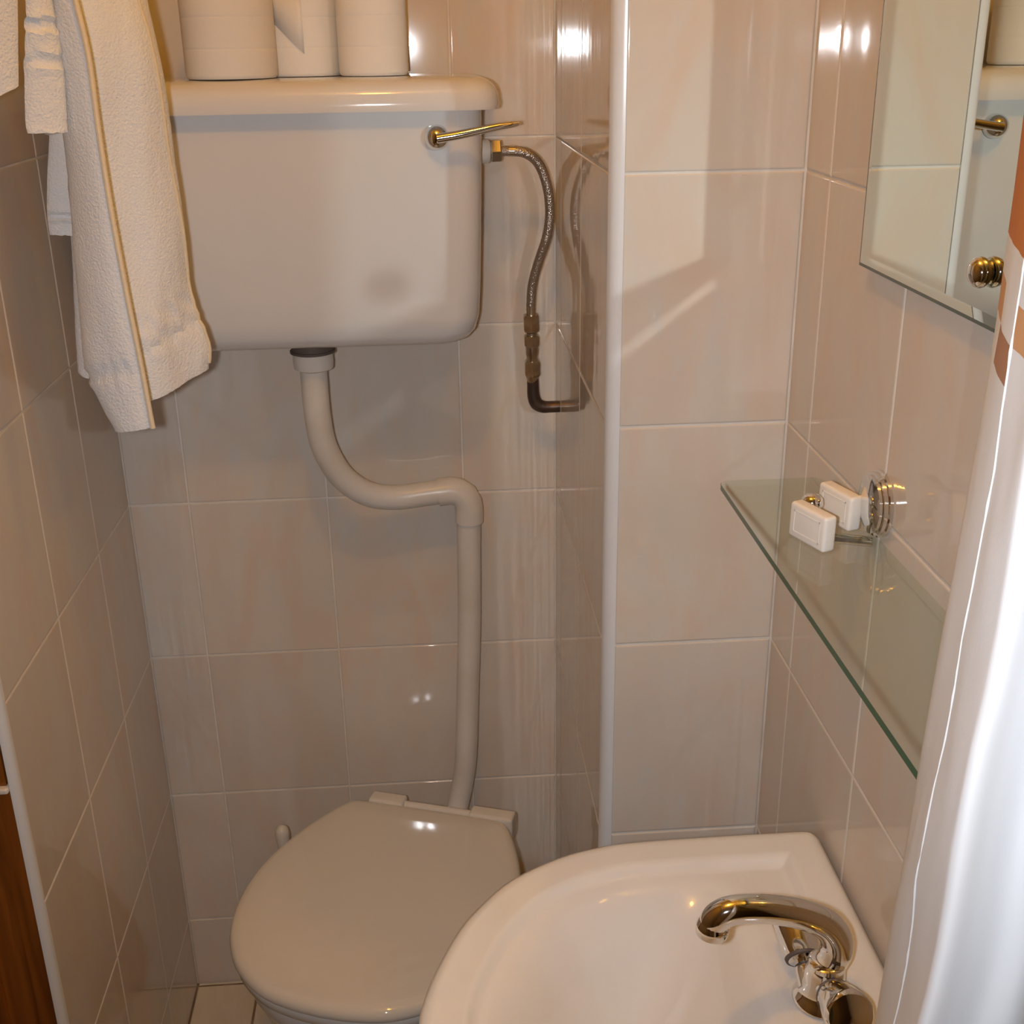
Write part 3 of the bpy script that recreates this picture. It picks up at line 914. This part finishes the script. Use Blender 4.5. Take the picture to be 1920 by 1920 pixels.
tB = thing('hand_towel', 'short white towel with two woven bands hanging left of the large towel', 'towel', (.115, -.5, TOP))
BL = [(.108, -.515, TOP), (.113, -.505, 1.66), (.1155, -.50, 1.594), (.111, -.5, 1.545), (.107, -.5, 1.52), (.1005, -.5, 1.481), (.0955, -.5, 1.447), (.0955, -.5, 1.436)]
BR = [(.122, -.500, TOP), (.128, -.485, 1.66), (.130, -.48, 1.596), (.1285, -.48, 1.545), (.130, -.48, 1.511), (.129, -.48, 1.48), (.126, -.48, 1.446), (.125, -.48, 1.435)]
cloth_part('hanging_end', sheet(BL, BR, .006, seed=31, cols=12, band=[(.060, .005), (.090, .005)]), M['towel'], tB, .012)

tC = thing('hand_towel', 'bluish white towel end low behind the short banded towel', 'towel', (.09, -.375, TOP))
CL = [(.095, -.385, TOP), (.094, -.38, 1.595), (.088, -.38, 1.50), (.080, -.38, 1.433), (.071, -.38, 1.388), (.065, -.38, 1.351), (.0645, -.38, 1.330)]
CR = [(.110, -.372, TOP), (.111, -.37, 1.595), (.110, -.37, 1.50), (.107, -.37, 1.432), (.103, -.37, 1.386), (.100, -.37, 1.349), (.097, -.37, 1.3275)]
cloth_part('hanging_end', sheet(CL, CR, .006, seed=41, cols=12, band=[(.02, .003)]), M['towel'], tC, .010)

tD = thing('bath_towel', 'white towel at the outer left end of the hanging towels', 'towel', (.08, -.51, TOP))
DL = [(.085, -.530, TOP), (.079, -.53, 1.593), (.060, -.53, 1.545), (.048, -.53, 1.495), (.040, -.53, 1.448)]
DR = [(.108, -.520, TOP), (.1135, -.51, 1.594), (.108, -.51, 1.545), (.1015, -.51, 1.502), (.0975, -.51, 1.476)]
cloth_part('hanging_end', sheet(DL, DR, .010, seed=51, cols=16), M['towel'], tD, .011)

# ------------------------------------------------------------------ shower curtain
cu = thing('shower_curtain', 'white shower curtain with orange and brown mosaic print at the right', 'curtain', (.69, -1.30, .12))
path = [(.7060, -1.1360), (.6990, -1.1345), (.6945, -1.1420), (.6880, -1.1560), (.6790, -1.1800), (.6690, -1.2130), (.6620, -1.2400), (.6608, -1.2475), (.6645, -1.2490), (.6760, -1.2440), (.6920, -1.2390), (.7010, -1.2480), (.6950, -1.2680), (.6790, -1.3000), (.6580, -1.3420), (.6620, -1.3560), (.6860, -1.3560), (.6960, -1.3750), (.6680, -1.4300), (.6950, -1.4600), (.6850, -1.5100), (.6600, -1.5600), (.6900, -1.6300), (.6600, -1.7000), (.6900, -1.7700), (.6600, -1.8400), (.6900, -1.9100), (.6600, -1.9800)]
cp = spline([(a, b_, 0) for a, b_ in path], 7)
zs = [0.12 + (2.02 - 0.12) * k / 76 for k in range(77)]
ul = [0]
for i in range(1, len(cp)): ul.append(ul[-1] + (cp[i] - cp[i - 1]).length)
V, F, UVv = [], [], []
for z in zs:
    lo = max(0, (1.35 - z))
    for i, p in enumerate(cp):
        wv_ = .0042 * noise.noise(Vector((p.y * 24 + z * 9, z * 6, 2))) + .004 * noise.noise(Vector((p.y * 5 + z * 2.0, z * 3, 7))) + .0012 * noise.noise(Vector((p.y * 60 - z * 30, z * 22, 4)))
        f = 1 - math.exp(-ul[i] / .05)
        V.append((p.x - 0.003 + wv_ * f - 0.037 * lo, p.y + .003 * noise.noise(Vector((z * 3, p.y * 6, 5))) * f, z))
        UVv.append((ul[i], z))
nc = len(cp)
for k in range(len(zs) - 1):
    for i in range(nc - 1):
        F.append((k * nc + i, k * nc + i + 1, (k + 1) * nc + i + 1, (k + 1) * nc + i))
o = part('cloth', (V, F), M['curtain'], cu, True, 80)
ul_ = o.data.uv_layers.new(name='UVMap')
for lp in o.data.loops: ul_.data[lp.index].uv = UVv[lp.vertex_index]
s = o.modifiers.new('thickness', 'SOLIDIFY'); s.thickness = .0012
# stitched hem seam near the leading edge
iS = min(range(nc), key=lambda i: abs(ul[i] - .082))
seam = [(V[k * nc + iS][0] + .0008, V[k * nc + iS][1], V[k * nc + iS][2]) for k in range(len(zs))]
sm_ = []
for k in range(0, 300):
    t = k / 300 * (len(seam) - 1); i = min(int(t), len(seam) - 2); f = t - i
    a = Vector(seam[i]).lerp(Vector(seam[i + 1]), f)
    sm_.append(a)
rad = [.0026 + .0007 * math.sin(k * 2.1) * noise.noise(Vector((k * .37, 1, 1))) for k in range(300)]
part('hem_stitching', tube(sm_, rad, 6), M['hem_with_shade'] if False else M['curtain'], o)
# rail and rings
cr = thing('curtain_rail', 'white curtain rail above the shower curtain', 'rail', (.675, -1.65, 2.06))
part('pole', tube([(.675, -1.09, 2.06), (.675, -2.40, 2.06)], .011, 16), M['plastic'], cr)
part('ceiling_strut', tube([(.675, -1.12, 2.06), (.675, -1.12, CEIL)], .007, 12), M['plastic'], cr)
for k in range(8):
    yy = -1.12 - k * .12
    ringp = [(.675 + .0 + .026 * math.cos(2 * PI * q / 20) * .55, yy, 2.045 + .032 * math.sin(2 * PI * q / 20)) for q in range(21)]
    part('hanging_ring', tube(ringp, .0016, 6, False), M['plastic'], cu)
